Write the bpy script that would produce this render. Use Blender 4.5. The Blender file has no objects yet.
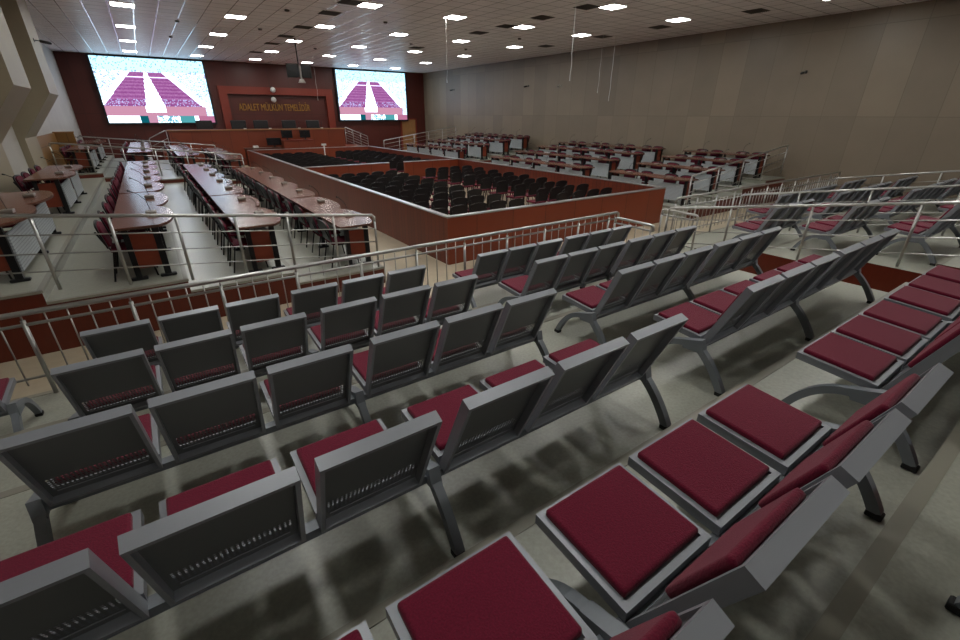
import bpy, bmesh, math, random
from mathutils import Matrix, Vector
random.seed(7)
C = bpy.context.scene.collection
SC = bpy.context.scene

# ---------------------------------------------------------------- camera
FPX = 441.12
PITCH, YAW, ROLL = math.radians(24.90), math.radians(35.07), math.radians(0.24)
Fh = Vector((math.sin(YAW), math.cos(YAW), 0)); Rr = Vector((math.cos(YAW), -math.sin(YAW), 0)); Zz = Vector((0, 0, 1))
Fw = Fh*math.cos(PITCH) - Zz*math.sin(PITCH); Up = Zz*math.cos(PITCH) + Fh*math.sin(PITCH)
R2 = Rr*math.cos(ROLL) + Up*math.sin(ROLL); U2 = Up*math.cos(ROLL) - Rr*math.sin(ROLL)
cd = bpy.data.cameras.new('camera'); cam = bpy.data.objects.new('camera', cd); C.objects.link(cam)
cam.matrix_world = Matrix(((R2.x, U2.x, -Fw.x, 0), (R2.y, U2.y, -Fw.y, 0), (R2.z, U2.z, -Fw.z, 0), (0, 0, 0, 1)))
cd.sensor_width = 36; cd.lens = FPX/960*36; cd.clip_start = 0.05; cd.clip_end = 200
SC.camera = cam

# ---------------------------------------------------------------- world, exposure, light levels
LAMP = 47.0          # radiance of the ceiling panels
SCREEN = 1.6         # radiance of the two video walls
w = bpy.data.worlds.new('world'); SC.world = w; w.use_nodes = True
w.node_tree.nodes['Background'].inputs[0].default_value = (0.5, 0.55, 0.6, 1)
w.node_tree.nodes['Background'].inputs[1].default_value = 0.02
SC.view_settings.view_transform = 'Standard'; SC.view_settings.look = 'None'
SC.view_settings.exposure = -0.25; SC.view_settings.gamma = 1; SC.view_settings.use_curve_mapping = False

# ---------------------------------------------------------------- materials
def lin(c):
    return tuple((x/255/12.92 if x/255 <= 0.04045 else ((x/255+0.055)/1.055)**2.4) for x in c) + (1,)
def mat(name, rgb, rough=0.5, metal=0.0, noise=None, bump=0.0, spec=0.5, sheen=0.0):
    m = bpy.data.materials.new(name); m.use_nodes = True
    n = m.node_tree.nodes; l = m.node_tree.links; b = n['Principled BSDF']
    b.inputs['Base Color'].default_value = lin(rgb); b.inputs['Roughness'].default_value = rough
    b.inputs['Metallic'].default_value = metal; b.inputs['Specular IOR Level'].default_value = spec
    if sheen: b.inputs['Sheen Weight'].default_value = sheen
    if noise:
        sc, amt, stretch = noise
        tc = n.new('ShaderNodeTexCoord'); mp = n.new('ShaderNodeMapping'); mp.inputs['Scale'].default_value = stretch
        nt = n.new('ShaderNodeTexNoise'); nt.inputs['Scale'].default_value = sc; nt.inputs['Detail'].default_value = 6
        rp = n.new('ShaderNodeMapRange'); rp.inputs[1].default_value = 0.3; rp.inputs[2].default_value = 0.7
        rp.inputs[3].default_value = 1-amt; rp.inputs[4].default_value = 1+amt
        mx = n.new('ShaderNodeMix'); mx.data_type = 'RGBA'; mx.blend_type = 'MULTIPLY'; mx.inputs[0].default_value = 1
        mx.inputs[6].default_value = lin(rgb)
        l.new(tc.outputs['Object'], mp.inputs[0]); l.new(mp.outputs[0], nt.inputs['Vector'])
        l.new(nt.outputs['Fac'], rp.inputs[0]); l.new(rp.outputs[0], mx.inputs[7]); l.new(mx.outputs[2], b.inputs['Base Color'])
        if bump:
            bp = n.new('ShaderNodeBump'); bp.inputs['Strength'].default_value = bump; bp.inputs['Distance'].default_value = 0.01
            l.new(nt.outputs['Fac'], bp.inputs['Height']); l.new(bp.outputs[0], b.inputs['Normal'])
    return m
def emis(name, rgb, s):
    m = bpy.data.materials.new(name); m.use_nodes = True
    n = m.node_tree.nodes; n.clear(); e = n.new('ShaderNodeEmission'); o = n.new('ShaderNodeOutputMaterial')
    e.inputs[0].default_value = lin(rgb); e.inputs[1].default_value = s; m.node_tree.links.new(e.outputs[0], o.inputs[0]); return m
def gridmat(name, c1, c2, cm, bw, bh, mortar, axes, rough=0.5, offset=0.0, mrough=None, mmetal=0.0, wear=0.0, mbias=0.0):
    """brick/tile material; axes picks the two object coordinates used"""
    m = bpy.data.materials.new(name); m.use_nodes = True
    n = m.node_tree.nodes; l = m.node_tree.links; b = n['Principled BSDF']
    tc = n.new('ShaderNodeTexCoord'); sp = n.new('ShaderNodeSeparateXYZ'); cb = n.new('ShaderNodeCombineXYZ')
    l.new(tc.outputs['Object'], sp.inputs[0]); l.new(sp.outputs[axes[0]], cb.inputs[0]); l.new(sp.outputs[axes[1]], cb.inputs[1])
    bt = n.new('ShaderNodeTexBrick'); bt.offset = offset; bt.inputs['Scale'].default_value = 1
    bt.inputs['Brick Width'].default_value = bw; bt.inputs['Row Height'].default_value = bh
    bt.inputs['Mortar Size'].default_value = mortar; bt.inputs['Mortar Smooth'].default_value = 0; bt.inputs['Bias'].default_value = mbias
    bt.inputs['Color1'].default_value = lin(c1); bt.inputs['Color2'].default_value = lin(c2); bt.inputs['Mortar'].default_value = lin(cm)
    l.new(cb.outputs[0], bt.inputs['Vector'])
    out = bt.outputs['Color']
    if wear:
        nt = n.new('ShaderNodeTexNoise'); nt.inputs['Scale'].default_value = 1.3; nt.inputs['Detail'].default_value = 5
        l.new(tc.outputs['Object'], nt.inputs['Vector'])
        rp = n.new('ShaderNodeMapRange'); rp.inputs[1].default_value = 0.3; rp.inputs[2].default_value = 0.7
        rp.inputs[3].default_value = 1-wear; rp.inputs[4].default_value = 1+wear; l.new(nt.outputs['Fac'], rp.inputs[0])
        mx = n.new('ShaderNodeMix'); mx.data_type = 'RGBA'; mx.blend_type = 'MULTIPLY'; mx.inputs[0].default_value = 1
        l.new(out, mx.inputs[6]); l.new(rp.outputs[0], mx.inputs[7]); out = mx.outputs[2]
    l.new(out, b.inputs['Base Color']); b.inputs['Roughness'].default_value = rough
    if mrough is not None:
        mr = n.new('ShaderNodeMapRange'); mr.inputs[3].default_value = rough; mr.inputs[4].default_value = mrough
        l.new(bt.outputs['Fac'], mr.inputs[0]); l.new(mr.outputs[0], b.inputs['Roughness'])
        mm = n.new('ShaderNodeMath'); mm.operation = 'MULTIPLY'; mm.inputs[1].default_value = mmetal
        l.new(bt.outputs['Fac'], mm.inputs[0]); l.new(mm.outputs[0], b.inputs['Metallic'])
    return m

M = {}
M['floor'] = mat('speckled_stone_floor', (160, 161, 149), 0.33, noise=(45, 0.11, (1, 1, 1)))
M['floor_beige'] = mat('beige_stone_floor', (176, 163, 140), 0.35, noise=(7, 0.05, (1, 1, 1)))
M['nosing'] = mat('grey_step_nosing', (138, 135, 123), 0.35)
M['redwood'] = gridmat('red_brown_wood_panels', (124, 54, 29), (117, 51, 28), (56, 22, 14), 0.95, 6, 0.006, (0, 2), 0.38, wear=0.06)
M['redwood_y'] = gridmat('red_brown_wood_slats', (110, 46, 26), (100, 41, 24), (66, 27, 17), 0.16, 9, 0.006, (1, 2), 0.42, wear=0.08)
M['redwood_front'] = gridmat('front_wall_red_boards', (82, 30, 22), (78, 29, 21), (62, 24, 16), 1.2, 9, 0.01, (0, 2), 0.45, wear=0.05)
M['redframe'] = mat('recess_frame_red', (120, 42, 26), 0.45, noise=(3, 0.05, (1, 1, 1)))
M['fascia'] = mat('dark_red_fascia', (92, 33, 17), 0.35, noise=(4, 0.08, (6, 6, 1)))
M['cap'] = mat('aluminium_cap', (190, 190, 194), 0.28, metal=0.85)
M['ceil'] = gridmat('ceiling_tiles', (238, 236, 237), (230, 229, 231), (240, 242, 244), 0.6, 0.6, 0.012, (0, 1), 0.48, mrough=0.25, mmetal=0.6, wear=0.04)
M['wallR'] = gridmat('beige_wall_panels', (134, 121, 103), (119, 107, 92), (110, 99, 84), 0.95, 2.45, 0.008, (1, 2), 0.42, wear=0.04, offset=0.0)
M['wallL'] = mat('pale_plaster', (172, 168, 160), 0.55, noise=(1.2, 0.05, (1, 1, 1)))
M['pillar'] = mat('pillar_stone', (146, 135, 113), 0.5, noise=(0.8, 0.06, (1, 1, 1)))
M['steel'] = mat('brushed_stainless_steel', (176, 176, 173), 0.32, metal=0.88)
M['grey'] = mat('grey_powder_coat', (134, 137, 143), 0.36, metal=0.15)
M['greyd'] = mat('grey_powder_coat_dark', (116, 121, 127), 0.4, metal=0.15)
M['rubber'] = mat('black_rubber', (18, 18, 18), 0.7)
M['cush'] = mat('burgundy_fabric', (104, 14, 42), 0.85, noise=(160, 0.18, (1, 1, 1)), bump=0.3, spec=0.2, sheen=0.15)
M['cush2'] = mat('burgundy_chair_fabric', (92, 24, 42), 0.8, noise=(90, 0.12, (1, 1, 1)), spec=0.2)
M['black'] = mat('black_plastic', (20, 20, 22), 0.45)
M['black2'] = mat('black_painted_steel', (22, 22, 24), 0.35, metal=0.3)
M['tabletop'] = mat('cherry_laminate', (114, 72, 58), 0.22, noise=(6, 0.10, (1, 8, 1)))
M['tableedge'] = mat('dark_table_edge', (82, 50, 36), 0.4)
M['tablepanel'] = mat('cherry_end_panel', (114, 46, 24), 0.4, noise=(5, 0.08, (1, 1, 6)))
M['modesty'] = gridmat('grey_perforated_panel', (186, 191, 194), (182, 187, 190), (140, 146, 150), 0.05, 0.04, 0.006, (1, 2), 0.45, offset=0.5)
M['monitor'] = mat('monitor_black', (14, 15, 18), 0.25)
M['white'] = mat('white_plastic', (205, 204, 200), 0.4)
M['gold'] = mat('gold_letters', (172, 128, 56), 0.35, metal=0.6)
M['oak'] = mat('light_oak_door', (150, 108, 66), 0.45, noise=(4, 0.12, (6, 1, 1)))
M['ochre'] = gridmat('ochre_wood_partition', (136, 96, 44), (128, 90, 42), (90, 62, 30), 1.5, 0.42, 0.01, (0, 2), 0.45, wear=0.06)
M['vent'] = mat('dark_vent', (84, 80, 74), 0.6)
M['micb'] = mat('microphone_base', (120, 112, 104), 0.4, metal=0.2)
M['lamp'] = emis('lamp_diffuser', (251, 251, 247), LAMP)

def perforated():
    m = mat('grey_perforated_plate_shaded', (98, 100, 101), 0.38, metal=0.15); n = m.node_tree.nodes; l = m.node_tree.links  # same paint as the frame, with the tray's shade put into the colour
    b = n['Principled BSDF']; out = n['Material Output']
    uv = n.new('ShaderNodeUVMap'); uv.uv_map = 'metres'; s = n.new('ShaderNodeSeparateXYZ'); l.new(uv.outputs[0], s.inputs[0])
    def mth(op, a, bb=None):
        k = n.new('ShaderNodeMath'); k.operation = op
        for i, x in enumerate((a, bb)):
            if x is None: continue
            if isinstance(x, (int, float)): k.inputs[i].default_value = x
            else: l.new(x, k.inputs[i])
        return k.outputs[0]
    U, V = s.outputs[0], s.outputs[1]; P = 0.019
    row = mth('FLOOR', mth('DIVIDE', V, P)); sh = mth('MULTIPLY', mth('MODULO', row, 2), 0.0)
    fu = mth('SUBTRACT', mth('FRACT', mth('ADD', mth('DIVIDE', U, P), sh)), 0.5); fv = mth('SUBTRACT', mth('FRACT', mth('DIVIDE', V, P)), 0.5)
    d = mth('SQRT', mth('ADD', mth('MULTIPLY', fu, fu), mth('MULTIPLY', fv, fv)))
    h = mth('LESS_THAN', d, 0.38)
    h = mth('MULTIPLY', h, mth('GREATER_THAN', V, P*4)); h = mth('MULTIPLY', h, mth('LESS_THAN', V, P*10))
    h = mth('MULTIPLY', h, mth('LESS_THAN', mth('ABSOLUTE', U), P*11))
    t = n.new('ShaderNodeBsdfTransparent'); mx = n.new('ShaderNodeMixShader')
    l.new(h, mx.inputs[0]); l.new(b.outputs[0], mx.inputs[1]); l.new(t.outputs[0], mx.inputs[2]); l.new(mx.outputs[0], out.inputs[0])
    return m
M['perf'] = perforated()

# ---------------------------------------------------------------- mesh helpers
def box(bm, x0, x1, y0, y1, z0, z1, mi=0):
    vs = [bm.verts.new(p) for p in ((x0,y0,z0),(x1,y0,z0),(x1,y1,z0),(x0,y1,z0),(x0,y0,z1),(x1,y0,z1),(x1,y1,z1),(x0,y1,z1))]
    fs = []
    for f in ((0,3,2,1),(4,5,6,7),(0,1,5,4),(1,2,6,5),(2,3,7,6),(3,0,4,7)):
        q = bm.faces.new([vs[i] for i in f]); q.material_index = mi; fs.append(q)
    return fs
def prism(bm, pts, axis, a, b, mi=0):
    """polygon pts extruded along axis ('x','y','z') from a to b"""
    def P(p, t):
        return {'x': (t, p[0], p[1]), 'y': (p[0], t, p[1]), 'z': (p[0], p[1], t)}[axis]
    A = [bm.verts.new(P(p, a)) for p in pts]; B = [bm.verts.new(P(p, b)) for p in pts]; n = len(pts)
    for f in ([A[i] for i in range(n)], [B[i] for i in reversed(range(n))]):
        bm.faces.new(f).material_index = mi
    for i in range(n): bm.faces.new((A[i], B[i], B[(i+1) % n], A[(i+1) % n])).material_index = mi
def tube(bm, pts, r, seg=8, mi=0, closed_caps=True):
    pts = [Vector(p) for p in pts]; rings = []
    ref = None
    for i, p in enumerate(pts):
        d = (pts[min(i+1, len(pts)-1)] - pts[max(i-1, 0)]).normalized()
        if ref is None: ref = d.orthogonal().normalized()
        u = (ref - d*ref.dot(d)).normalized(); v = d.cross(u); ref = u
        rr = r[i] if isinstance(r, (list, tuple)) else r
        rings.append([bm.verts.new(p + (u*math.cos(2*math.pi*k/seg) + v*math.sin(2*math.pi*k/seg))*rr) for k in range(seg)])
    for a, b in zip(rings, rings[1:]):
        for k in range(seg):
            f = bm.faces.new((a[k], a[(k+1) % seg], b[(k+1) % seg], b[k])); f.smooth = True; f.material_index = mi
    if closed_caps:
        bm.faces.new(list(reversed(rings[0]))).material_index = mi; bm.faces.new(rings[-1]).material_index = mi
def strip(bm, path, t, x0, x1, mi=0):
    """flat bar: 2D path in YZ, thickness t, extruded x0..x1"""
    L, R = [], []
    for i, p in enumerate(path):
        a = path[max(i-1, 0)]; b = path[min(i+1, len(path)-1)]
        dx, dy = b[0]-a[0], b[1]-a[1]; n = math.hypot(dx, dy); nx, ny = -dy/n, dx/n
        L.append((p[0]+nx*t/2, p[1]+ny*t/2)); R.append((p[0]-nx*t/2, p[1]-ny*t/2))
    rows = [[bm.verts.new((x, q[0], q[1])) for (x, q) in ((x0, l), (x1, l), (x1, r), (x0, r))] for l, r in zip(L, R)]
    for a, b in zip(rows, rows[1:]):
        for k in range(4): bm.faces.new((a[k], b[k], b[(k+1) % 4], a[(k+1) % 4])).material_index = mi
    bm.faces.new(rows[0]); bm.faces.new(list(reversed(rows[-1])))
def soft(bm, x0, x1, y0, y1, z0, z1, r=0.012, n=3, mi=0):
    fs = box(bm, x0, x1, y0, y1, z0, z1, mi)
    es = list({e for f in fs for e in f.edges})
    res = bmesh.ops.bevel(bm, geom=es, offset=r, segments=n, profile=0.6, affect='EDGES')
    for f in res['faces']: f.smooth = True; f.material_index = mi
def mesh(name, bm, mats, bevel=None):
    bmesh.ops.recalc_face_normals(bm, faces=bm.faces)
    me = bpy.data.meshes.new(name); bm.to_mesh(me); bm.free()
    for m in (mats if isinstance(mats, (list, tuple)) else [mats]): me.materials.append(m)
    return me
def obj(name, me, parent=None, loc=(0,0,0), rotz=0.0):
    o = bpy.data.objects.new(name, me); C.objects.link(o); o.location = loc; o.rotation_euler = (0, 0, rotz)
    if parent: o.parent = parent
    return o
def part(name, bm, mats, parent=None, **k): return obj(name, mesh(name, bm, mats), parent, **k)
def tag(o, label, cat, group=None):
    o['label'] = label; o['category'] = cat
    if group: o['group'] = group
    return o
def thing(name, label, cat, loc=(0,0,0), rotz=0.0, group=None):
    return tag(obj(name, None, None, loc, rotz), label, cat, group)
def struct(name, bm, mats): o = part(name, bm, mats); o['kind'] = 'structure'; return o
def dup(root, loc, rotz, label, group=None):
    r = root.copy(); C.objects.link(r); r.location = loc; r.rotation_euler = (0, 0, rotz); r['label'] = label
    if group: r['group'] = group
    for ch in list(root.children):
        c = ch.copy(); C.objects.link(c); c.parent = r
        for g in list(ch.children):
            d = g.copy(); C.objects.link(d); d.parent = c
    return r
ORD = ['first','second','third','fourth','fifth','sixth','seventh','eighth','ninth','tenth','eleventh','twelfth','thirteenth','fourteenth','fifteenth','sixteenth']

# ---------------------------------------------------------------- room shell
ZC, ZM = 2.87, -2.78
XL, XR, YF, YB = -2.85, 18.3, 33.7, -7.0
bm = bmesh.new(); box(bm, XL-.2, XR+.2, YB, YF+.2, ZM-.15, ZM); struct('floor', bm, M['floor_beige'])
bm = bmesh.new(); box(bm, XL-.2, XR+.2, YB, YF+.2, ZC, ZC+.15); o = struct('ceiling', bm, M['ceil'])
bm = bmesh.new(); box(bm, XR, XR+.2, YB, YF, ZM, ZC); struct('wall_right', bm, M['wallR'])
bm = bmesh.new(); box(bm, XL-.2, XL, YB, YF, ZM, ZC); struct('wall_left', bm, M['wallL'])
bm = bmesh.new(); box(bm, XL-.2, XR+.2, YB-.2, YB, ZM, ZC); struct('wall_back', bm, M['wallR'])
bm = bmesh.new(); box(bm, XL-.2, XR+.2, YF, YF+.2, ZM, ZC); struct('wall_front', bm, M['redwood_front'])

# raked stone floor under the benches: (front edge y, top z)
STEPS = [(5.62, -2.58), (4.55, -2.38), (3.42, -2.18), (2.28, -1.98), (1.155, -1.81), (0.09, -1.58), (-1.05, -1.38), (-2.2, -1.18), (-3.4, -0.98)]
def rake(x0, x1, name):
    for i, (yf, z) in enumerate(STEPS):
        y0 = STEPS[i+1][0] if i+1 < len(STEPS) else YB
        zb = ZM
        bm = bmesh.new(); fs = box(bm, x0, x1, y0, yf, zb, z, 1)
        fs[1].material_index = 0
        struct(name, bm, [M['floor'], M['fascia']])
        bm = bmesh.new(); box(bm, x0, x1, yf-.055, yf+.012, z-.03, z+.004); struct('step_nosing', bm, M['nosing'])
rake(XL, 7.1, 'raked_floor_step')
rake(8.4, XR, 'raked_floor_step_right')

# side terraces: x0, x1, z, along y
LT = [(XL, -1.5, -1.97), (-1.5, 0.0, -2.12), (0.0, 1.45, -2.29), (1.45, 2.94, -2.48)]
RT = [(16.9, XR, -1.97), (15.42, 16.9, -2.12), (13.95, 15.42, -2.29), (12.45, 13.95, -2.48)]
for name, T, sgn in (('terrace_floor_left', LT, 1), ('terrace_floor_right', RT, -1)):
    for (x0, x1, z) in T:
        for (y0, y1, dz) in ((7.2, 20.2, 0), (20.2, 29.0, 0.14)):
            bm = bmesh.new(); fs = box(bm, x0, x1, y0, y1, ZM, z+dz, 0)
            fs[2].material_index = 1; fs[4].material_index = 1
            struct(name, bm, [M['floor'], M['fascia']])
            bm = bmesh.new()
            xe = x1 if sgn > 0 else x0
            box(bm, min(xe-.05*sgn, xe+.01*sgn), max(xe-.05*sgn, xe+.01*sgn), y0, y1, z+dz-.03, z+dz+.004)
            box(bm, x0, x1, y0-.01, y0+.05, z+dz-.03, z+dz+.004)
            struct('terrace_nosing', bm, M['nosing'])

# haunched pillars standing out from the left wall
for (y0, y1, kx) in ((17.6, 19.4, 0), (13.0, 14.9, 0), (8.6, 10.4, 0)):
    bm = bmesh.new()
    prism(bm, [(XL, ZM), (-2.7, ZM), (-2.7, -.62), (-1.85, .5), (-1.85, ZC), (XL, ZC)], 'y', y0, y1)
    struct('wall_pillar', bm, M['pillar'])
# ceiling edge beam joining the pillars
bm = bmesh.new(); box(bm, XL, -2.35, 8, 21, 2.55, ZC); struct('trim_1', bm, M['wallL'])

# front wall: raised frame round a recess panel
bm = bmesh.new()
x0, x1, zt, zb = 4.2, 11.1, 1.55, -1.9
box(bm, x0, x1, YF-.25, YF, zt-.42, zt); box(bm, x0, x0+.45, YF-.25, YF, zb, zt-.42); box(bm, x1-.45, x1, YF-.25, YF, zb, zt-.42)
struct('trim_2', bm, M['redframe'])
# light wooden door leaf in the right corner, with jamb
bm = bmesh.new(); box(bm, 16.25, 17.4, YF-.06, YF, ZM, -.32); d = struct('door_1', bm, M['oak'])
bm = bmesh.new(); tube(bm, [(16.4, YF-.12, -1.75), (16.52, YF-.12, -1.75)], .015); box(bm, 16.39, 16.41, YF-.12, YF-.06, -1.76, -1.74)
part('door_handle', bm, M['steel'], d)
bm = bmesh.new(); box(bm, 16.15, 16.25, YF-.09, YF, ZM, -.25); box(bm, 17.4, 17.5, YF-.09, YF, ZM, -.25); box(bm, 16.25, 17.4, YF-.09, YF, -.32, -.25)
struct('door_frame', bm, M['redframe'])

# stage platform behind the counter
bm = bmesh.new(); box(bm, 0.6, 12.3, 31.0, YF, ZM, -1.95); struct('stage_floor', bm, [M['redwood']])

# ---------------------------------------------------------------- lettering
cu = bpy.data.curves.new('wall_lettering', 'FONT'); cu.body = 'ADALET M\u00dcLK\u00dcN TEMEL\u0130D\u0130R'
cu.size = 0.56; cu.extrude = 0.02; cu.align_x = 'CENTER'
tmp = bpy.data.objects.new('tmp', cu); C.objects.link(tmp); bpy.context.view_layer.update()
me = bpy.data.meshes.new_from_object(tmp.evaluated_get(bpy.context.evaluated_depsgraph_get())); bpy.data.objects.remove(tmp)
me.materials.clear(); me.materials.append(M['gold'])
xs = [v.co.x for v in me.vertices]; k = 4.35/(max(xs)-min(xs))
for v in me.vertices: v.co.x *= k
tx = obj('wall_lettering', me, None, (7.36, YF-.025, 0.22)); tx.rotation_euler = (math.pi/2, 0, 0)
tag(tx, 'gold capital lettering on the red recessed panel of the front wall', 'lettering')

# ---------------------------------------------------------------- video walls
def screen_colour(u, v):
    rnd = random.random
    col = (0.84, 0.94, 0.97)
    if v > .80:
        col = (0.80, 0.93, 0.96) if rnd() > .10 else (0.50, 0.70, 0.74)
    # side terraces, specks
    if .12 < v <= .80 and rnd() > .80: col = (0.62, 0.70, 0.76) if rnd() > .4 else (0.85, 0.62, 0.74)
    t = (0.79-v)/(0.79-0.27)
    if 0 <= t <= 1:
        l = .30*(1-t) + .0*t; r = .585*(1-t) + .905*t
        al = .425*(1-t) + .37*t; ar = .452*(1-t) + .54*t
        if l-.06 < u < l or r < u < r+.06: col = (0.97, 0.97, 0.97)
        if l < u < r and not (al < u < ar):
            q = 0.5 + 0.5*math.sin(6.28*11*(t**0.7)); s = rnd()
            col = (0.72+.12*q+.1*(s-.5), 0.36+.14*q+.1*(s-.5), 0.60+.10*q+.1*(s-.5))
            if abs(t-.14) < .012: col = (0.95, 0.85, 0.95)
            if t > .8 and s > .75: col = (0.80, 0.72, 0.86)
        elif al <= u <= ar: col = (1, 1, 1)
    if .11 < v < .265 and u < .93:
        col = (0.92, 0.60, 0.66)
        if .36 < u < .54 and v > .17: col = (1, 1, 1)
    if v <= .11:
        col = (0.93, 0.95, 0.96)
        if .28 < u < .36: col = (0.10, 0.42, 0.44)
        elif .44 < u < .66 and rnd() > .4: col = (0.55, 0.78, 0.82)
        elif .66 < u < .8: col = (0.40, 0.72, 0.70)
        elif u > .84: col = (0.88, 0.50, 0.60)
        elif .36 <= u <= .44: col = (0.9, 0.6, 0.66)
    return col
em = bpy.data.materials.new('screen_picture'); em.use_nodes = True
n = em.node_tree.nodes; n.clear(); e = n.new('ShaderNodeEmission'); oo = n.new('ShaderNodeOutputMaterial'); at = n.new('ShaderNodeVertexColor'); at.layer_name = 'picture'
e.inputs[1].default_value = SCREEN; em.node_tree.links.new(at.outputs[0], e.inputs[0]); em.node_tree.links.new(e.outputs[0], oo.inputs[0])
def video_wall(x0, x1, z0, z1, label):
    t = thing('video_screen', label, 'screen', ((x0+x1)/2, YF-.03, z0), 0, 'video walls')
    W, H = x1-x0, z1-z0
    bm = bmesh.new(); box(bm, -W/2-.1, W/2+.1, -.18, 0, -.1, H+.06); part('housing', bm, M['black'], t)
    bm = bmesh.new(); NX, NY = 120, 72
    cl = bm.loops.layers.float_color.new('picture')
    vs = [[bm.verts.new((-W/2+W*i/NX, -.185, H*j/NY)) for i in range(NX+1)] for j in range(NY+1)]
    for j in range(NY):
        for i in range(NX):
            f = bm.faces.new((vs[j][i], vs[j][i+1], vs[j+1][i+1], vs[j+1][i])); c = screen_colour((i+.5)/NX, (j+.5)/NY)
            c = tuple((x**2.2)*k*(0.62+2.6*min(c)**6) for x, k in zip(c, (.78, .95, 1.12))) + (1,)
            for lp in f.loops: lp[cl] = c
    me = bpy.data.meshes.new('display'); bm.to_mesh(me); bm.free(); me.materials.append(em); obj('display', me, t)
video_wall(-1.47, 3.68, -.46, 2.76, 'lit video screen on the left of the front wall showing the empty hall')
video_wall(11.5, 16.65, -.33, 2.76, 'lit video screen on the right of the front wall showing the empty hall')

# ---------------------------------------------------------------- ceiling lamps, vents, detectors
LX = [.35, 3.3, 6.2, 9.1, 12.0, 14.95]; LY = [31.4, 27.15, 22.85, 18.6, 14.45, 10.45, 6.25, 2.1, -5.6]  # last row of LY: unseen, behind the camera, added to light the bench backs
lamp0 = None
for i, x in enumerate(LX):
    for j, y in enumerate(LY):
        if i == 5 and j >= 5: x = LX[i] + (.3, .75)[min(j-5, 1)]
        lab = 'square ceiling lamp, %s from the front wall in the %s row from the left wall' % (ORD[j], ORD[i])
        if lamp0 is None:
            lamp0 = thing('ceiling_lamp', lab, 'ceiling lamp', (x, y, ZC), 0, 'square ceiling lamps')
            bm = bmesh.new(); 
            for a in ((-.3,.3,-.3,-.28), (-.3,.3,.28,.3), (-.3,-.28,-.28,.28), (.28,.3,-.28,.28)): box(bm, *a, -.012, 0)
            part('frame', bm, M['white'], lamp0)
            bm = bmesh.new(); box(bm, -.28, .28, -.28, .28, -.006, 0); part('diffuser', bm, M['lamp'], lamp0)
        else: dup(lamp0, (x, y, ZC), 0, lab)
vent0 = None
vents = [(5.6, y) for y in (14.4, 16.2, 19.2, 21.7, 24.2, 27.9)] + [(11.4, y) for y in (10.9, 12.8, 14.7, 16.4, 21.5)] + [(15.9, y) for y in (5.4, 8.3, 11.6, 14.2, 17.5)]
for i, (x, y) in enumerate(vents):
    row = 'left' if x < 8 else ('middle' if x < 13 else 'right')
    k = sorted([v[1] for v in vents if v[0] == x]).index(y)
    lab = 'dark ceiling air vent, %s from the benches in the %s line of vents' % (ORD[k], row)
    if vent0 is None:
        vent0 = thing('ceiling_vent', lab, 'vent', (x, y, ZC), 0, 'ceiling vents')
        bm = bmesh.new(); box(bm, -.29, .29, -.29, .29, -.006, 0); part('backing', bm, M['vent'], vent0)
        bm = bmesh.new()
        for k2 in range(9): box(bm, -.27, .27, -.26+k2*.062, -.245+k2*.062, -.02, -.006)
        part('louvre', bm, M['vent'], vent0)
    else: dup(vent0, (x, y, ZC), 0, lab)
det = None
for i, (x, y) in enumerate(((4.4, 16.5), (7.6, 16.5), (10.6, 20.5), (4.4, 20.5), (7.6, 24.6), (13.5, 16.5), (13.5, 20.5), (1.8, 20.5), (1.8, 24.6))):
    lab = 'small dark smoke detector on the ceiling tiles between the lamps'
    if det is None:
        bm = bmesh.new(); tube(bm, [(0,0,0), (0,0,-.03), (0,0,-.05)], [.07, .07, .045], 12); det = part('smoke_detector', bm, M['vent']); det.location = (x, y, ZC)
        tag(det, lab, 'smoke detector', 'smoke detectors')
    else: dup(det, (x, y, ZC), 0, lab)

# hanging white cables
for (x, y, zb, lab) in ((10.55, 10.5, .92, 'thick white cable hanging from the ceiling before the right wall'),
                        (16.1, 13.7, .55, 'white cable hanging far right near the beige wall'), (15.6, 13.9, .85, 'shorter thin cable hanging left of the far right cable'),
                        (8.85, 14.6, 1.0, 'faint thin cable hanging over the middle of the pit'), (8.15, 27.0, .7, 'thin cable hanging near the front wall beside the hanging monitors')):
    bm = bmesh.new(); n_ = 14
    tube(bm, [(x+.02*math.sin(i*1.3)*(i/n_), y, ZC-(ZC-zb)*i/n_) for i in range(n_+1)], [.010 if x in (10.55, 16.1) else .005]*n_+[.016], 6)
    tag(part('hanging_cable', bm, M['white']), lab, 'cable', 'hanging cables')

# hanging monitors above the hall
t = thing('hanging_monitor_rig', 'black monitors on a pole hanging from the ceiling before the front wall', 'monitor', (6.0, 22.0, ZC))
bm = bmesh.new(); tube(bm, [(0,0,0), (0,0,-1.3)], .025); box(bm, -.4, .4, -.03, .03, -1.22, -1.18); part('pole', bm, M['black2'], t)
for s in (-1, 1):
    bm = bmesh.new(); box(bm, -.25, .25, -.03, .03, -.25, .25); mo = part('monitor', bm, M['monitor'], t, loc=(s*.27, -.05, -1.2), rotz=s*.45)
    bm = bmesh.new(); box(bm, -.26, .26, -.034, .034, .24, .265); box(bm, .24, .265, -.034, .034, -.25, .25); part('bezel', bm, M['vent'], mo)
bm = bmesh.new(); tube(bm, [(.02,-.12,-1.0), (.02,-.12,-1.5)], .035); tube(bm, [(.02,-.12,-1.5), (.02,-.12,-1.64)], [.08, .15], 10); part('camera_head', bm, M['white'], t)

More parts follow.
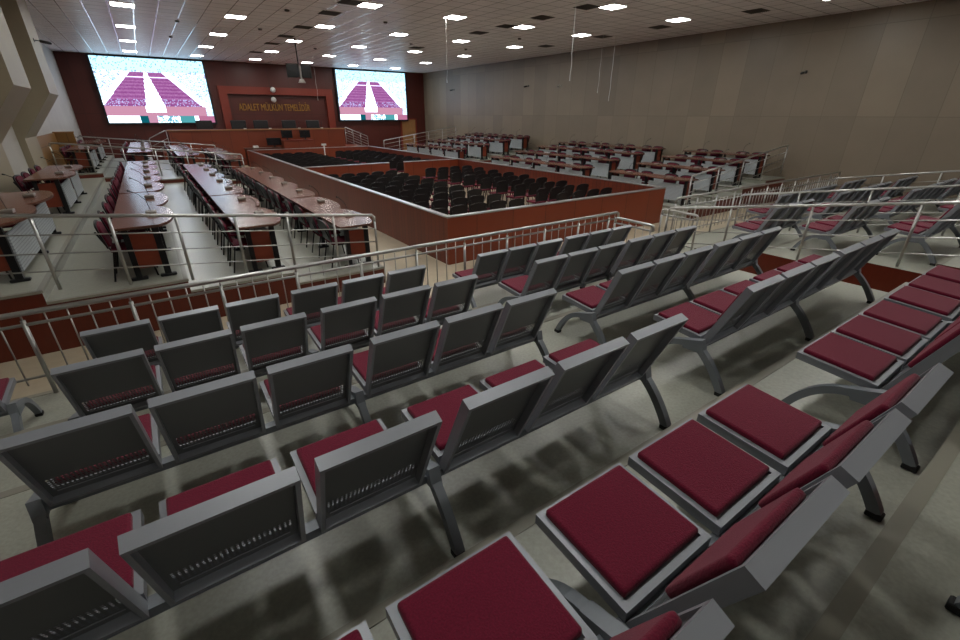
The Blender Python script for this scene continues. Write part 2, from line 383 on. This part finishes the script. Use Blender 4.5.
# cameras and domes
def wall_camera(loc, rz, lab, mt='black'):
    t = thing('security_camera', lab, 'camera', loc, rz, 'wall cameras'); t.scale = (.65,)*3
    bm = bmesh.new(); box(bm, -.05, .05, -.02, 0, -.07, .07); tube(bm, [(0,-.02,0), (0,-.22,-.02)], .018); part('bracket', bm, M[mt], t)
    bm = bmesh.new(); tube(bm, [(0,-.18,-.02), (0,-.5,-.08)], [.055, .06], 10); part('camera_body', bm, M[mt], t)
    bm = bmesh.new(); tube(bm, [(0,-.5,-.08), (0,-.54,-.09)], [.045, .04], 10); part('lens', bm, M['black'], t)
wall_camera((XR, 7.45, 1.33), -math.pi/2, 'small camera with bracket on the beige right wall nearest the benches')
wall_camera((XR, 18.9, 1.4), -math.pi/2+.5, 'white camera in the middle of the beige right wall', 'white')
wall_camera((XR, 21.4, 1.5), -math.pi/2, 'dark camera next to the white one on the right wall')
wall_camera((XR, 29.3, 1.6), -math.pi/2, 'dark camera on the right wall nearest the front')
wall_camera((-1.85, 18.2, 1.78), math.pi/2, 'dark camera on the far left pillar under the ceiling')
wall_camera((XL, 24.0, 1.0), math.pi/2, 'small dark camera on the left wall beyond the pillars')
for z, lab in ((1.5, 'white dome camera on the top frame of the front recess'), (.95, 'white dome camera hanging inside the front recess')):
    t = thing('dome_camera', lab, 'camera', (7.25, YF-.28 if z > 1.2 else YF-.05, z), 0, 'dome cameras')
    bm = bmesh.new(); box(bm, -.06, .06, 0, .03, -.05, .12); tube(bm, [(0, .02, .08), (0, -.22, .08), (0, -.25, 0)], .02); part('bracket', bm, M['black'], t)
    bm = bmesh.new(); bmesh.ops.create_uvsphere(bm, u_segments=12, v_segments=8, radius=.16, matrix=Matrix.Translation((0, -.25, -.1))); part('dome', bm, M['white'], t)

# ---------------------------------------------------------------- counter, stage stair, desk, monitors
t = thing('judges_counter', 'long red-brown wooden counter on the stage below the gold lettering', 'counter', (5.9, 31.0, ZM))
bm = bmesh.new(); box(bm, -4.85, 4.85, -.05, .12, 0, 1.92); part('front_panel', bm, M['redwood'], t)
bm = bmesh.new(); box(bm, -4.9, 4.9, -.12, .75, 1.92, 1.98); part('worktop', bm, M['redframe'], t)
bm = bmesh.new(); box(bm, -4.92, 4.92, -.14, -.12, 1.93, 1.985); part('edge_strip', bm, M['oak'], t)
for i, (x, z) in enumerate(((4.4, 0), (5.65, 0), (7.3, 0), (8.8, 0), (2.6, 0))):
    t = thing('office_chair', 'dark high-backed chair behind the red counter, %s from the left' % ['second','third','fourth','fifth','first'][i], 'chair', (x+.35, 32.2, -1.95), 0, 'chairs behind the counter')
    bm = bmesh.new(); soft(bm, -.42, .42, -.06, .06, .75, 1.62, .05); part('backrest', bm, M['black'], t)
    bm = bmesh.new(); soft(bm, -.3, .3, -.55, -.05, .5, .62, .04); part('seat', bm, M['black'], t)
    bm = bmesh.new(); tube(bm, [(0,-.28,.5), (0,-.28,.08)], .04)
    for a in range(5): tube(bm, [(0,-.28,.1), (.3*math.cos(a*1.257), -.28+.3*math.sin(a*1.257), .03)], .03)
    part('swivel_base', bm, M['black2'], t)
for i, x in enumerate((4.9, 6.3, 8.0, 9.4)):
    t = thing('desk_microphone', 'small microphone on the red stage counter, %s from the left' % ORD[i], 'microphone', (x, 31.2, -.798), 0, 'counter microphones')
    bm = bmesh.new(); soft(bm, -.07, .07, -.06, .06, 0, .05, .01); part('base', bm, M['white'], t)
    bm = bmesh.new(); tube(bm, [(0,0,.05), (.02,.04,.25), (0,-.08,.4)], .012, 6); part('gooseneck', bm, M['black2'], t)
# clerk desk in front of the counter
t = thing('clerk_desk', 'small red-brown desk with monitors in front of the stage counter', 'desk', (7.45, 30.0, ZM))
bm = bmesh.new(); box(bm, -.86, .86, -.35, -.31, 0, 1.36); box(bm, -.86, -.82, -.31, .3, 0, 1.36); box(bm, .82, .86, -.31, .3, 0, 1.36); part('panel', bm, M['redwood'], t)
bm = bmesh.new(); box(bm, -.9, .9, -.4, .35, 1.36, 1.40); part('top', bm, M['redframe'], t)
def monitor(x, y, z, w, h, lab):
    t = thing('computer_monitor', lab, 'monitor', (x, y, z), 0)
    bm = bmesh.new(); soft(bm, -w/2, w/2, -.03, .03, .1, .1+h, .01, 2); part('screen', bm, M['monitor'], t)
    bm = bmesh.new(); box(bm, -.04, .04, .0, .04, .015, .2); box(bm, -.14, .14, -.08, .12, 0, .015); part('stand', bm, M['black'], t)
monitor(6.9, 29.95, -1.38, .62, .42, 'black monitor on the left of the small clerk desk')
monitor(7.95, 29.95, -1.38, .62, .42, 'black monitor on the right of the small clerk desk')
t = thing('side_cabinet', 'dark red low cabinet left of the clerk desk at the stage', 'cabinet', (5.5, 30.2, ZM))
bm = bmesh.new(); box(bm, -.95, .95, -.3, .3, 0, .96); part('body', bm, M['redwood'], t)
bm = bmesh.new(); box(bm, -1, 1, -.34, .34, .96, 1.0); part('top', bm, M['tableedge'], t)
monitor(6.15, 30.1, -1.78, .8, .42, 'large black monitor left of the clerk desk, below the counter')
bm = bmesh.new(); soft(bm, -.14, .14, -.1, .1, 0, .12, .02); tag(part('white_telephone', bm, M['white'], loc=(5.1, 30.1, -1.78)), 'small white telephone on the dark low cabinet by the stage', 'telephone')

def sloped_rail(name, lab, p0, p1, h, bars, posts, r=.022, group='railings', posts_r=.02, rbar=.012, drop0=0, drop1=0):
    """p0,p1 foot points of a straight railing; bars = heights as fractions; vertical posts"""
    p0, p1 = Vector(p0), Vector(p1)
    t = thing(name, lab, 'railing', tuple(p0), 0, group); d = p1 - p0
    up = Vector((0, 0, 1)); dn = d.normalized()
    a, b = up*h, d + up*h
    bm = bmesh.new(); tube(bm, [Vector((0,0,h-.10)), Vector((0,0,h-.03))+dn*.01, a + dn*.04, b - dn*.04, d+up*(h-.03)-dn*.01, d + up*(h-.10)], r, 10); part('handrail', bm, M['steel'], t)
    for fr in bars:
        bm = bmesh.new(); tube(bm, [up*h*fr, d + up*h*fr], rbar, 6); part('bar', bm, M['steel'], t)
    for k in range(posts):
        q = d*(k/(posts-1)); bm = bmesh.new(); tube(bm, [q, q + up*(h-.02)], posts_r, 8); part('post', bm, M['steel'], t)
    return t
sloped_rail('stair_railing', 'steel barred railing down the right end of the stage stairs', (10.85, 31.0, -1.75), (12.35, 31.0, -2.35), 1.02, (.2,.36,.52,.68,.84), 4)
sloped_rail('stair_railing', 'steel railing sloping up to the left end of the stage counter', (0.1, 31.0, -2.2), (.95, 31.0, -1.8), 1.0, (.3,.6), 2)
for k in range(3):
    bm = bmesh.new(); box(bm, 10.8+.5*k, 11.3+.5*k, 31.0, 32.5, ZM, -1.95-.27*k-.02); struct('stage_stair_step', bm, M['redwood'])

# ochre wooden partition on the left
t = thing('wooden_partition', 'ochre wooden partition beside the left wall beyond the pillars', 'partition', (-2.46, 23.9, -1.83))
bm = bmesh.new(); box(bm, -.37, .22, -.04, .04, 0, 1.17); part('panel', bm, M['ochre'], t)
bm = bmesh.new(); box(bm, -.38, .24, -.06, .06, 1.17, 1.21); part('top_rail', bm, M['oak'], t)
bm = bmesh.new(); box(bm, -.37, -.33, -4.3, -.04, 0, 1.17); part('panel', bm, M['ochre'], t)

# ---------------------------------------------------------------- pit walls
ZT = -1.80
def pit_wall(lab, x0, x1, y0, y1, along, zt=ZT):
    t = thing('pit_partition', lab, 'low wall', ((x0+x1)/2, (y0+y1)/2, ZM), 0, 'low wooden walls round the pit')
    hx, hy, h = (x1-x0)/2, (y1-y0)/2, zt-ZM
    bm = bmesh.new(); box(bm, -hx, hx, -hy, hy, 0, h-.03); part('panelling', bm, M['redwood'] if along == 'x' else M['redwood_y'], t)
    bm = bmesh.new(); soft(bm, -hx-.012, hx+.012, -hy-.012, hy+.012, h-.03, h, .006, 2); part('metal_cap', bm, M['cap'], t)
PX0, PX1 = 4.44, 11.55
pit_wall('long low red-brown wall on the left side of the chair pit', PX0, PX0+.1, 7.55, 28.8, 'y')
pit_wall('long low red-brown wall on the right side of the chair pit', PX1-.1, PX1, 7.55, 28.8, 'y')
pit_wall('low red-brown wall closing the pit nearest the benches', PX0, PX1, 7.45, 7.55, 'x')
pit_wall('low red-brown wall closing the pit before the stage', PX0, PX1, 28.8, 28.9, 'x')
pit_wall('low cross wall dividing the pit, left of the centre aisle', PX0+.1, 8.05, 18.1, 18.2, 'x')
pit_wall('low cross wall dividing the pit, right of the centre aisle', 8.75, PX1-.1, 18.1, 18.2, 'x')
t = thing('barrier_post', 'short white post at the far pit wall before the stage', 'post', (8.6, 28.6, ZM))
bm = bmesh.new(); tube(bm, [(0,0,0), (0,0,1.1)], .03); part('pole', bm, M['white'], t)
bm = bmesh.new(); box(bm, -.14, .14, -.05, .05, 1.1, 1.2); part('head', bm, M['white'], t)

# ---------------------------------------------------------------- stacking chairs (origin: floor, centre of seat; faces +y)
def back_profile(w0, w1, z0, z1, n=12):
    pts = [(-w0, z0), (w0, z0)]
    for i in range(n+1):
        a = math.pi*i/n; x = w1*math.cos(a); pts.append((x, z1-.10+.10*(math.sin(a)**.6)))
    return pts
def chair_parts():
    P = []
    bm = bmesh.new(); soft(bm, -.215, .215, -.2, .22, .43, .475, .018, 2); P.append(('seat', mesh('seat', bm, M['cush2'])))
    bm = bmesh.new(); prism(bm, back_profile(.225, .25, .50, .87), 'y', -.235, -.215)
    for v in bm.verts: v.co.y -= (v.co.z-.58)*.16
    P.append(('back_shell', mesh('back_shell', bm, M['black'])))
    bm = bmesh.new(); prism(bm, back_profile(.20, .22, .52, .845), 'y', -.212, -.185)
    for v in bm.verts: v.co.y -= (v.co.z-.58)*.16
    P.append(('back_cushion', mesh('back_cushion', bm, M['cush2'])))
    for s in (-1, 1):
        bm = bmesh.new(); tube(bm, [(s*.19, .19, .43), (s*.215, .24, 0)], .012, 6); P.append(('leg', mesh('leg', bm, M['black2'])))
        bm = bmesh.new(); tube(bm, [(s*.21, -.29, .75), (s*.2, -.225, .55), (s*.195, -.17, .43), (s*.215, -.26, 0)], .012, 6); P.append(('leg', mesh('leg', bm, M['black2'])))
    return P
CP = chair_parts()
def joined_chair():
    bm = bmesh.new(); mats = []
    for nme, me in CP:
        m = me.materials[0]
        if m not in mats: mats.append(m)
        k = len(bm.faces); bm.from_mesh(me); bm.faces.ensure_lookup_table()
        for f in bm.faces[k:]: f.material_index = mats.index(m)
    me = bpy.data.meshes.new('conference_chair'); bm.to_mesh(me); bm.free()
    for m in mats: me.materials.append(m)
    return me
CJ = joined_chair()
def chair(x, y, z, rz, lab, group, full=True):
    if full:
        t = thing('conference_chair', lab, 'chair', (x, y, z), rz, group)
        for nme, me in CP: obj(nme, me, t)
    else:
        t = tag(obj('conference_chair', CJ, None, (x, y, z), rz), lab, 'chair', group)
    return t
cols = [5.06, 5.63, 6.20, 6.77, 7.34, 9.08, 9.64, 10.20, 10.76, 11.2]
for blk, (yy, nrow, nm) in enumerate(((9.12, 9, 'near'), (19.3, 10, 'far'))):
    for r in range(nrow):
        for c, x in enumerate(cols):
            if x == 11.2: continue
            side = 'left' if c < 5 else 'right'; k = c if c < 5 else c-5
            lab = 'black-backed burgundy chair in the %s pit, %s block, row %s, place %s' % (nm, side, ORD[r], ORD[k])
            chair(x+random.uniform(-.012, .012), yy+r*(.94 if blk == 0 else .93)+random.uniform(-.05, .05), ZM, random.uniform(-.04, .04), lab, 'chairs in the pit', blk == 0)

# ---------------------------------------------------------------- terrace tables with lobed fronts
def lobed_table(x_back, x_tip, ys, ztop, zfloor, lab, group):
    """ys: lobe boundaries in y. Back edge straight at x_back, lobes reach x_tip."""
    s = 1 if x_tip > x_back else -1
    W = abs(x_tip-x_back); valley = W*.72
    y0, y1 = ys[0], ys[-1]
    t = thing('lobed_desk', lab, 'desk', (x_back, (y0+y1)/2, zfloor), 0, group); yc = (y0+y1)/2; H = ztop-zfloor
    pts = []
    for a, b in zip(ys, ys[1:]):
        for i in range(12):
            q = i/12; pts.append((s*(valley+(W-valley)*abs(math.sin(math.pi*q))**.55), a+(b-a)*q-yc))
    pts.append((s*valley, y1-yc)); pts = [(0, y0-yc)] + pts + [(0, y1-yc)]
    bm = bmesh.new(); prism(bm, pts, 'z', H-.006, H); part('desk_top', bm, M['tabletop'], t)
    bm = bmesh.new(); prism(bm, pts, 'z', H-.035, H-.006); part('desk_edge', bm, M['tableedge'], t)
    ends = [y0+.1, y1-.1] + [b for b in ys[1:-1]]
    fx = W*.70
    for k, y in enumerate(ends):
        y -= yc
        for (a, b) in ((.1, .17), (fx-.08, fx)):   # black posts with splayed feet
            bm = bmesh.new(); box(bm, min(s*a, s*b), max(s*a, s*b), y-.03, y+.03, .03, H-.035)
            c = (a+b)/2; soft(bm, min(s*(c-.1), s*(c+.1)), max(s*(c-.1), s*(c+.1)), y-.04, y+.04, 0, .04, .01, 1)
            part('leg', bm, M['black2'], t)
        if k < 2:
            bm = bmesh.new(); box(bm, min(s*.17, s*(fx-.08)), max(s*.17, s*(fx-.08)), y-.012, y+.012, .16, H-.10); part('end_panel', bm, M['tablepanel'], t)
    mx_ = fx-.07 if (s > 0 and x_back > -1) else fx
    for a, b in zip(ys, ys[1:]):
        bm = bmesh.new(); box(bm, min(s*mx_, s*(mx_+.02)), max(s*mx_, s*(mx_+.02)), a+.14-yc, b-.14-yc, .12, H-.14); part('modesty_panel', bm, M['modesty'], t)
    return t
def mic(x, y, z, s, lab, group):
    t = thing('gooseneck_microphone', lab, 'microphone', (x, y, z), 0, group)
    a = MP.get(s)
    if a is None:
        bm = bmesh.new(); soft(bm, -.07, .07, -.09, .09, 0, .05, .015, 2); m1 = mesh('base', bm, M['micb'])
        bm = bmesh.new(); tube(bm, [(0,.03,.05), (-s*.02,.04,.2), (-s*.09,.03,.29), (-s*.17,-.02,.35)], .005, 6); m2 = mesh('gooseneck', bm, M['black2'])
        bm = bmesh.new(); tube(bm, [(-s*.17,-.02,.35), (-s*.2,-.04,.362)], [.010, .012], 6); m3 = mesh('microphone_head', bm, M['black'])
        a = MP[s] = (m1, m2, m3)
    for nm, me in zip(('base', 'gooseneck', 'microphone_head'), a): obj(nm, me, t)
MP = {}
N2 = [7.45, 9.1, 10.85]; N5 = [10.95, 12.5, 14.0, 15.5, 17.0, 18.5]; F5 = [20.6, 22.1, 23.6, 25.1, 26.6, 28.1]
A1 = [7.7, 9.3, 10.9]; A2 = [12.9, 14.5, 16.2]; A3 = [20.5, 21.8, 23.2]; A4 = [24.6, 26.0, 27.4]
SEG_L = {'A': [A1, A2, A3, A4], 'B': [N2, N5, F5], 'C': [N2, N5, F5], 'D': [N2, N5, F5]}
RN2 = [7.6, 9.1, 10.6]; RN4 = [11.7, 13.15, 14.6, 16.05, 17.6]; RF = [20.3, 21.8, 23.3, 24.8, 26.3]
RANK = {'A': 'highest terrace row by the wall', 'B': 'second terrace row from the wall', 'C': 'third terrace row from the wall', 'D': 'lowest terrace row by the pit'}
LEFT = {'A': (-2.25, -1.5, -1.22), 'B': (-.68, .06, -1.37), 'C': (.79, 1.53, -1.54), 'D': (2.32, 3.06, -1.73)}
RIGHT = {'A': (17.65, 16.95, -1.22), 'B': (16.3, 15.6, -1.37), 'C': (14.85, 14.15, -1.54), 'D': (13.4, 12.7, -1.73)}
POS = ['nearest the benches', 'second from the benches', 'third from the benches', 'farthest from the benches']
for side, T in (('left', LEFT), ('right', RIGHT)):
    for k, (xb, xt, zt) in T.items():
        segs = SEG_L[k] if side == 'left' else [RN2, RN4, RF]
        s = 1 if xt > xb else -1; n_seat = 0
        for i, ys in enumerate(segs):
            dz = .14 if ys[0] > 20.2 else 0
            z = zt+dz; zf = z-.75
            lobed_table(xb, xt, ys, z, zf, 'cherry lobed desk, %s side, %s, %s' % (side, RANK[k], POS[i] if i < len(segs)-1 else POS[3]), '%s terrace desks' % side)
            for a, b in zip(ys, ys[1:]):
                y = (a+b)/2; n_seat += 1
                mic(xt-s*.27, y+(.05 if s > 0 else -.05), z, s, 'gooseneck microphone on the %s %s, %s from the benches' % (side, RANK[k], ORD[n_seat-1]), '%s terrace microphones' % side)
                seats = ((a+.45, b-.44) if b-a > 1.42 else (a+.36, b-.36))
                for q, yy in enumerate(seats):
                    lab = 'burgundy chair at the %s %s, pair %s, %s seat' % (side, RANK[k], ORD[n_seat-1], ['nearer', 'farther'][q])
                    ch = chair(xb+s*.105+random.uniform(-.015, .015), yy+random.uniform(-.04, .04), zf, -s*math.pi/2+random.uniform(-.08, .08), lab, '%s terrace chairs' % side, True); ch.scale = (1, 1, .93)

# ---------------------------------------------------------------- terrace end railings (bars), stepping down towards the pit
def terrace_rail(lab, x0, z0, x1, z1, y, posts, h=.92):
    return sloped_rail('terrace_railing', lab, (x0, y, z0-h), (x1, y, z1-h), h, (.26, .5, .75), posts, .024, 'terrace railings', .02, .01)
terrace_rail('steel three-bar railing across the near end of the left terraces', -2.75, -.93, 2.88, -1.56, 7.28, 9)
terrace_rail('steel three-bar railing across the middle of the left terraces', -2.6, -.85, 2.88, -1.42, 20.3, 7)
terrace_rail('steel three-bar railing across the far end of the left terraces', -2.6, -.95, 2.88, -1.50, 28.7, 6)
terrace_rail('steel three-bar railing rising along the near end of the right terraces', 12.5, -1.55, 18.1, -.89, 7.3, 5)
terrace_rail('steel three-bar railing across the far end of the right terraces', 12.5, -1.5, 18.0, -.7, 28.7, 6)

# ---------------------------------------------------------------- baluster railing before the first bench row
def baluster_rail(lab, p0, p1, zf, htop, hsec, hbot, pitch, group, first=0.0, top=True):
    p0, p1 = Vector(p0), Vector(p1); L = (p1-p0).length; d = (p1-p0)/L
    t = thing('baluster_railing', lab, 'railing', (p0.x, p0.y, zf), 0, group)
    def P(s, z): q = d*s; return (q.x, q.y, z)
    if top:
        bm = bmesh.new(); tube(bm, [P(0, htop-.1), P(.01, htop-.02), P(.05, htop), P(L-.05, htop), P(L-.01, htop-.02), P(L, htop-.1)], .026, 12); part('handrail', bm, M['steel'], t)
    bm = bmesh.new(); tube(bm, [P(0, hsec), P(L, hsec)], .016, 8); part('second_rail', bm, M['steel'], t)
    bm = bmesh.new(); tube(bm, [P(0, hbot), P(L, hbot)], .014, 8); part('bottom_rail', bm, M['steel'], t)
    s = first; pm = None
    while s <= L+.01:
        bm = bmesh.new(); hh = htop-.07 if top else hsec
        tube(bm, [P(s, 0), P(s, hh)], .02, 10)
        if top: tube(bm, [P(s, hh), P(s, htop)], .009, 6)
        part('post', bm, M['steel'], t); s += pitch
    s = first-pitch; 
    while s < L:
        for k in range(1, 5):
            q = s + pitch*k/5
            if 0.02 < q < L-.02:
                bm = bmesh.new(); tube(bm, [P(q, hbot-.07), P(q, hsec+.085)], .0075, 6); part('baluster', bm, M['steel'], t)
        s += pitch
    return t
baluster_rail('steel baluster railing running in front of the first bench row', (-2.80, 5.56, 0), (7.2, 5.56, 0), -2.58, .875, .76, .21, .83, 'baluster railings', .60)
baluster_rail('short low baluster railing turning back at the right end of the bench railing', (7.05, 5.5, 0), (7.05, 4.65, 0), -2.58, .8, .70, .15, .8, 'baluster railings', 0, True)
baluster_rail('steel baluster railing in front of the benches beyond the stairwell', (9.1, 5.56, 0), (18.1, 5.56, 0), -2.58, .96, .76, .21, .83, 'baluster railings', 0.0)
baluster_rail('short low baluster railing beside the stairwell mouth', (8.55, 5.5, 0), (8.55, 4.7, 0), -2.58, .8, .70, .15, .8, 'baluster railings', 0, True)

# sloping railings of the stairwell and aisles
sl = 0.176
def aisle_rail(lab, x, y0, y1, posts):
    base = lambda y: -1.72 - sl*y - .13 + .04
    return sloped_rail('aisle_railing', lab, (x, y0, -.79-sl*y0-.9), (x, y1, -.79-sl*y1-.9), .9, (.22, .48, .74), posts, .024, 'sloping aisle railings', .02, .010)
aisle_rail('sloping three-bar steel railing beside the red stairwell, nearest the camera', 8.45, 5.3, -2.2, 7)
aisle_rail('sloping three-bar steel railing between the two right-hand bench blocks', 11.6, 5.4, -2.0, 7)
aisle_rail('sloping three-bar steel railing close to the beige right wall', 17.2, 5.4, -.5, 6)

# ---------------------------------------------------------------- grey benches with burgundy cushions
SW = .49
OFF6 = [0, .555, 1.11, 1.73, 2.285, 2.84]
def seat_meshes():
    S = {}
    # seat tray: y .25 .. .68, tilted slightly
    def tilt(bm):
        for v in bm.verts: v.co.z += (v.co.y-.25)*.07
    bm = bmesh.new()
    box(bm, 0, SW, .25, .68, .372, .380)
    for a in ((0, .03, .25, .68), (SW-.03, SW, .25, .68), (.03, SW-.03, .25, .275), (.03, SW-.03, .655, .68)): box(bm, *a, .345, .392)
    tilt(bm); S['seat_frame'] = mesh('seat_frame', bm, M['grey'])
    bm = bmesh.new(); soft(bm, .028, SW-.028, .285, .662, .381, .418, .014, 3); tilt(bm); S['seat_cushion'] = mesh('seat_cushion', bm, M['cush'])
    # backrest: plane from (y .235, z .345) to (y 0, z .86)
    B = Vector((.235, .345)); T = Vector((0.0, .88)); D = (T-B); L = D.length; D = D/L; Nn = Vector((D.y, -D.x))  # towards +y/up
    if Nn.x < 0: Nn = -Nn
    def P(x, v, n): q = B + D*v + Nn*n; return (x, q.x, q.y)
    def bx(bm, x0, x1, v0, v1, n0, n1, mi=0, uv=None):
        vs = [bm.verts.new(P(x, v, n_)) for (x, v, n_) in ((x0,v0,n0),(x1,v0,n0),(x1,v1,n0),(x0,v1,n0),(x0,v0,n1),(x1,v0,n1),(x1,v1,n1),(x0,v1,n1))]
        co = [(x0,v0),(x1,v0),(x1,v1),(x0,v1)]*2
        for f in ((0,3,2,1),(4,5,6,7),(0,1,5,4),(1,2,6,5),(2,3,7,6),(3,0,4,7)):
            q = bm.faces.new([vs[i] for i in f]); q.material_index = mi
            if uv is not None:
                for lp, i in zip(q.loops, f): lp[uv].uv = (co[i][0]-SW/2, co[i][1])
    bm = bmesh.new(); uv = bm.loops.layers.uv.new('metres')
    bx(bm, .018, SW-.018, .02, L-.02, -.003, .0, 1, uv)
    for a in ((0, .018, 0, L), (SW-.018, SW, 0, L)): bx(bm, *a, -.045, .012, 0, uv)
    bx(bm, .018, SW-.018, L-.02, L, -.045, .012, 0, uv); bx(bm, .018, SW-.018, 0, .02, -.045, .004, 0, uv)
    bx(bm, .05, SW-.05, .062, .068, -.006, -.003, 0, uv)                       # pressed ridge
    S['backrest'] = mesh('backrest', bm, [M['grey'], M['perf']])
    bm = bmesh.new(); fs0 = len(bm.faces)
    soft(bm, .035, SW-.035, 0, 1, 0, 1, .2, 1)
    bm.free(); bm = bmesh.new(); soft(bm, .042, SW-.042, .205, L-.07, .001, .036, .016, 3)
    for v in bm.verts: v.co = Vector(P(v.co.x, v.co.y, v.co.z))
    S['back_cushion'] = mesh('back_cushion', bm, M['cush'])
    return S
SM = seat_meshes()
def arc(p0, p1, p2, n=8):
    return [((1-t)**2*p0[0]+2*t*(1-t)*p1[0]+t*t*p2[0], (1-t)**2*p0[1]+2*t*(1-t)*p1[1]+t*t*p2[1]) for t in [i/n for i in range(n+1)]]
FRONT = arc((.20, .315), (.50, .375), (.655, .03), 12); REAR = arc((.235, .335), (.085, .235), (-.025, .03), 10)
def leg_meshes():
    bm = bmesh.new(); strip(bm, FRONT, .048, -.024, .024); a = mesh('leg', bm, M['greyd'])
    bm = bmesh.new(); strip(bm, REAR, .055, -.024, .024); b = mesh('leg', bm, M['greyd'])
    bm = bmesh.new(); soft(bm, -.028, .028, .625, .69, 0, .035, .006, 1); c = mesh('rubber_foot', bm, M['rubber'])
    bm = bmesh.new(); soft(bm, -.028, .028, -.06, .01, 0, .035, .006, 1); d = mesh('rubber_foot', bm, M['rubber'])
    bm = bmesh.new(); prism(bm, [(.16, .29), (.33, .28), (.36, .345), (.26, .375), (.19, .40)], 'x', -.03, .03); e = mesh('seat_bracket', bm, M['greyd'])
    return a, b, c, d, e
LM = leg_meshes(); BEAMS = {}
OFFR = [0, .53, 1.06, 1.65, 2.18, 2.71]
def bench(x, y, z, lab, offs=OFF6, legs=None, group='grey benches'):
    t = thing('beam_bench', lab, 'bench', (x, y, z), 0, group)
    for o_ in offs:
        for nm in ('seat_frame', 'seat_cushion', 'backrest', 'back_cushion'): obj(nm, SM[nm], t, (o_, 0, 0))
    end = offs[-1]+SW
    if legs is None: legs = [-.045, offs[3]-.06, end+.045] if len(offs) == 6 else [-.045, end+.045]
    key = round(end, 3)
    if key not in BEAMS:
        bm = bmesh.new(); box(bm, -.045, end+.045, .215, .275, .295, .34); BEAMS[key] = mesh('beam', bm, M['greyd'])
    obj('beam', BEAMS[key], t)
    for lx in legs:
        f = obj('leg', LM[0], t, (lx, 0, 0)); obj('rubber_foot', LM[2], f)
        f = obj('leg', LM[1], t, (lx, 0, 0)); obj('rubber_foot', LM[3], f)
        obj('seat_bracket', LM[4], t, (lx, 0, 0))
    return t
ROWY = [4.72, 3.585, 2.445, 1.305, .195]; ROWZ = [-2.58, -2.38, -2.18, -1.98, -1.81]
RN = ['front row by the railing', 'second row', 'third row', 'fourth row', 'fifth row, seats facing up']
RN = ['first row behind the railing', 'second row behind the railing', 'third row behind the railing', 'fourth row behind the railing', 'fifth row behind the railing']
for i, (y, z) in enumerate(zip(ROWY, ROWZ)):
    bench(-.85-(.015, .015, .015, .045, .0)[i], y, z, 'grey bench with burgundy cushions, left block, %s' % RN[i])
    bench(3.28-(0, 0, 0, .05, .14)[i], y, z, 'grey bench with burgundy cushions, right block before the stairwell, %s' % RN[i], OFFR)
bench(-1.49-1.045-.6, 4.5, -2.58, 'end of grey bench at the left picture edge behind the railing', [.6, 1.155])
bench(.3, -.825, -1.58, 'grey bench whose foot shows at the bottom right picture edge', [0, .555, 1.11], [-.045, 1.645])
T3 = [0, .555, 1.11]
for i, (y, z) in enumerate(zip(ROWY, ROWZ)):
    if i: bench(9.08, y, z, 'grey bench with burgundy cushions just beyond the stairwell, %s' % RN[i], T3)
    bench(12.05, y, z, 'grey six-seat bench beyond the middle aisle railing, %s' % RN[i])
    bench(16.0, y, z, 'grey bench close to the beige right wall, %s' % RN[i], T3, [-.045, 1.645]) if i < 5 else None
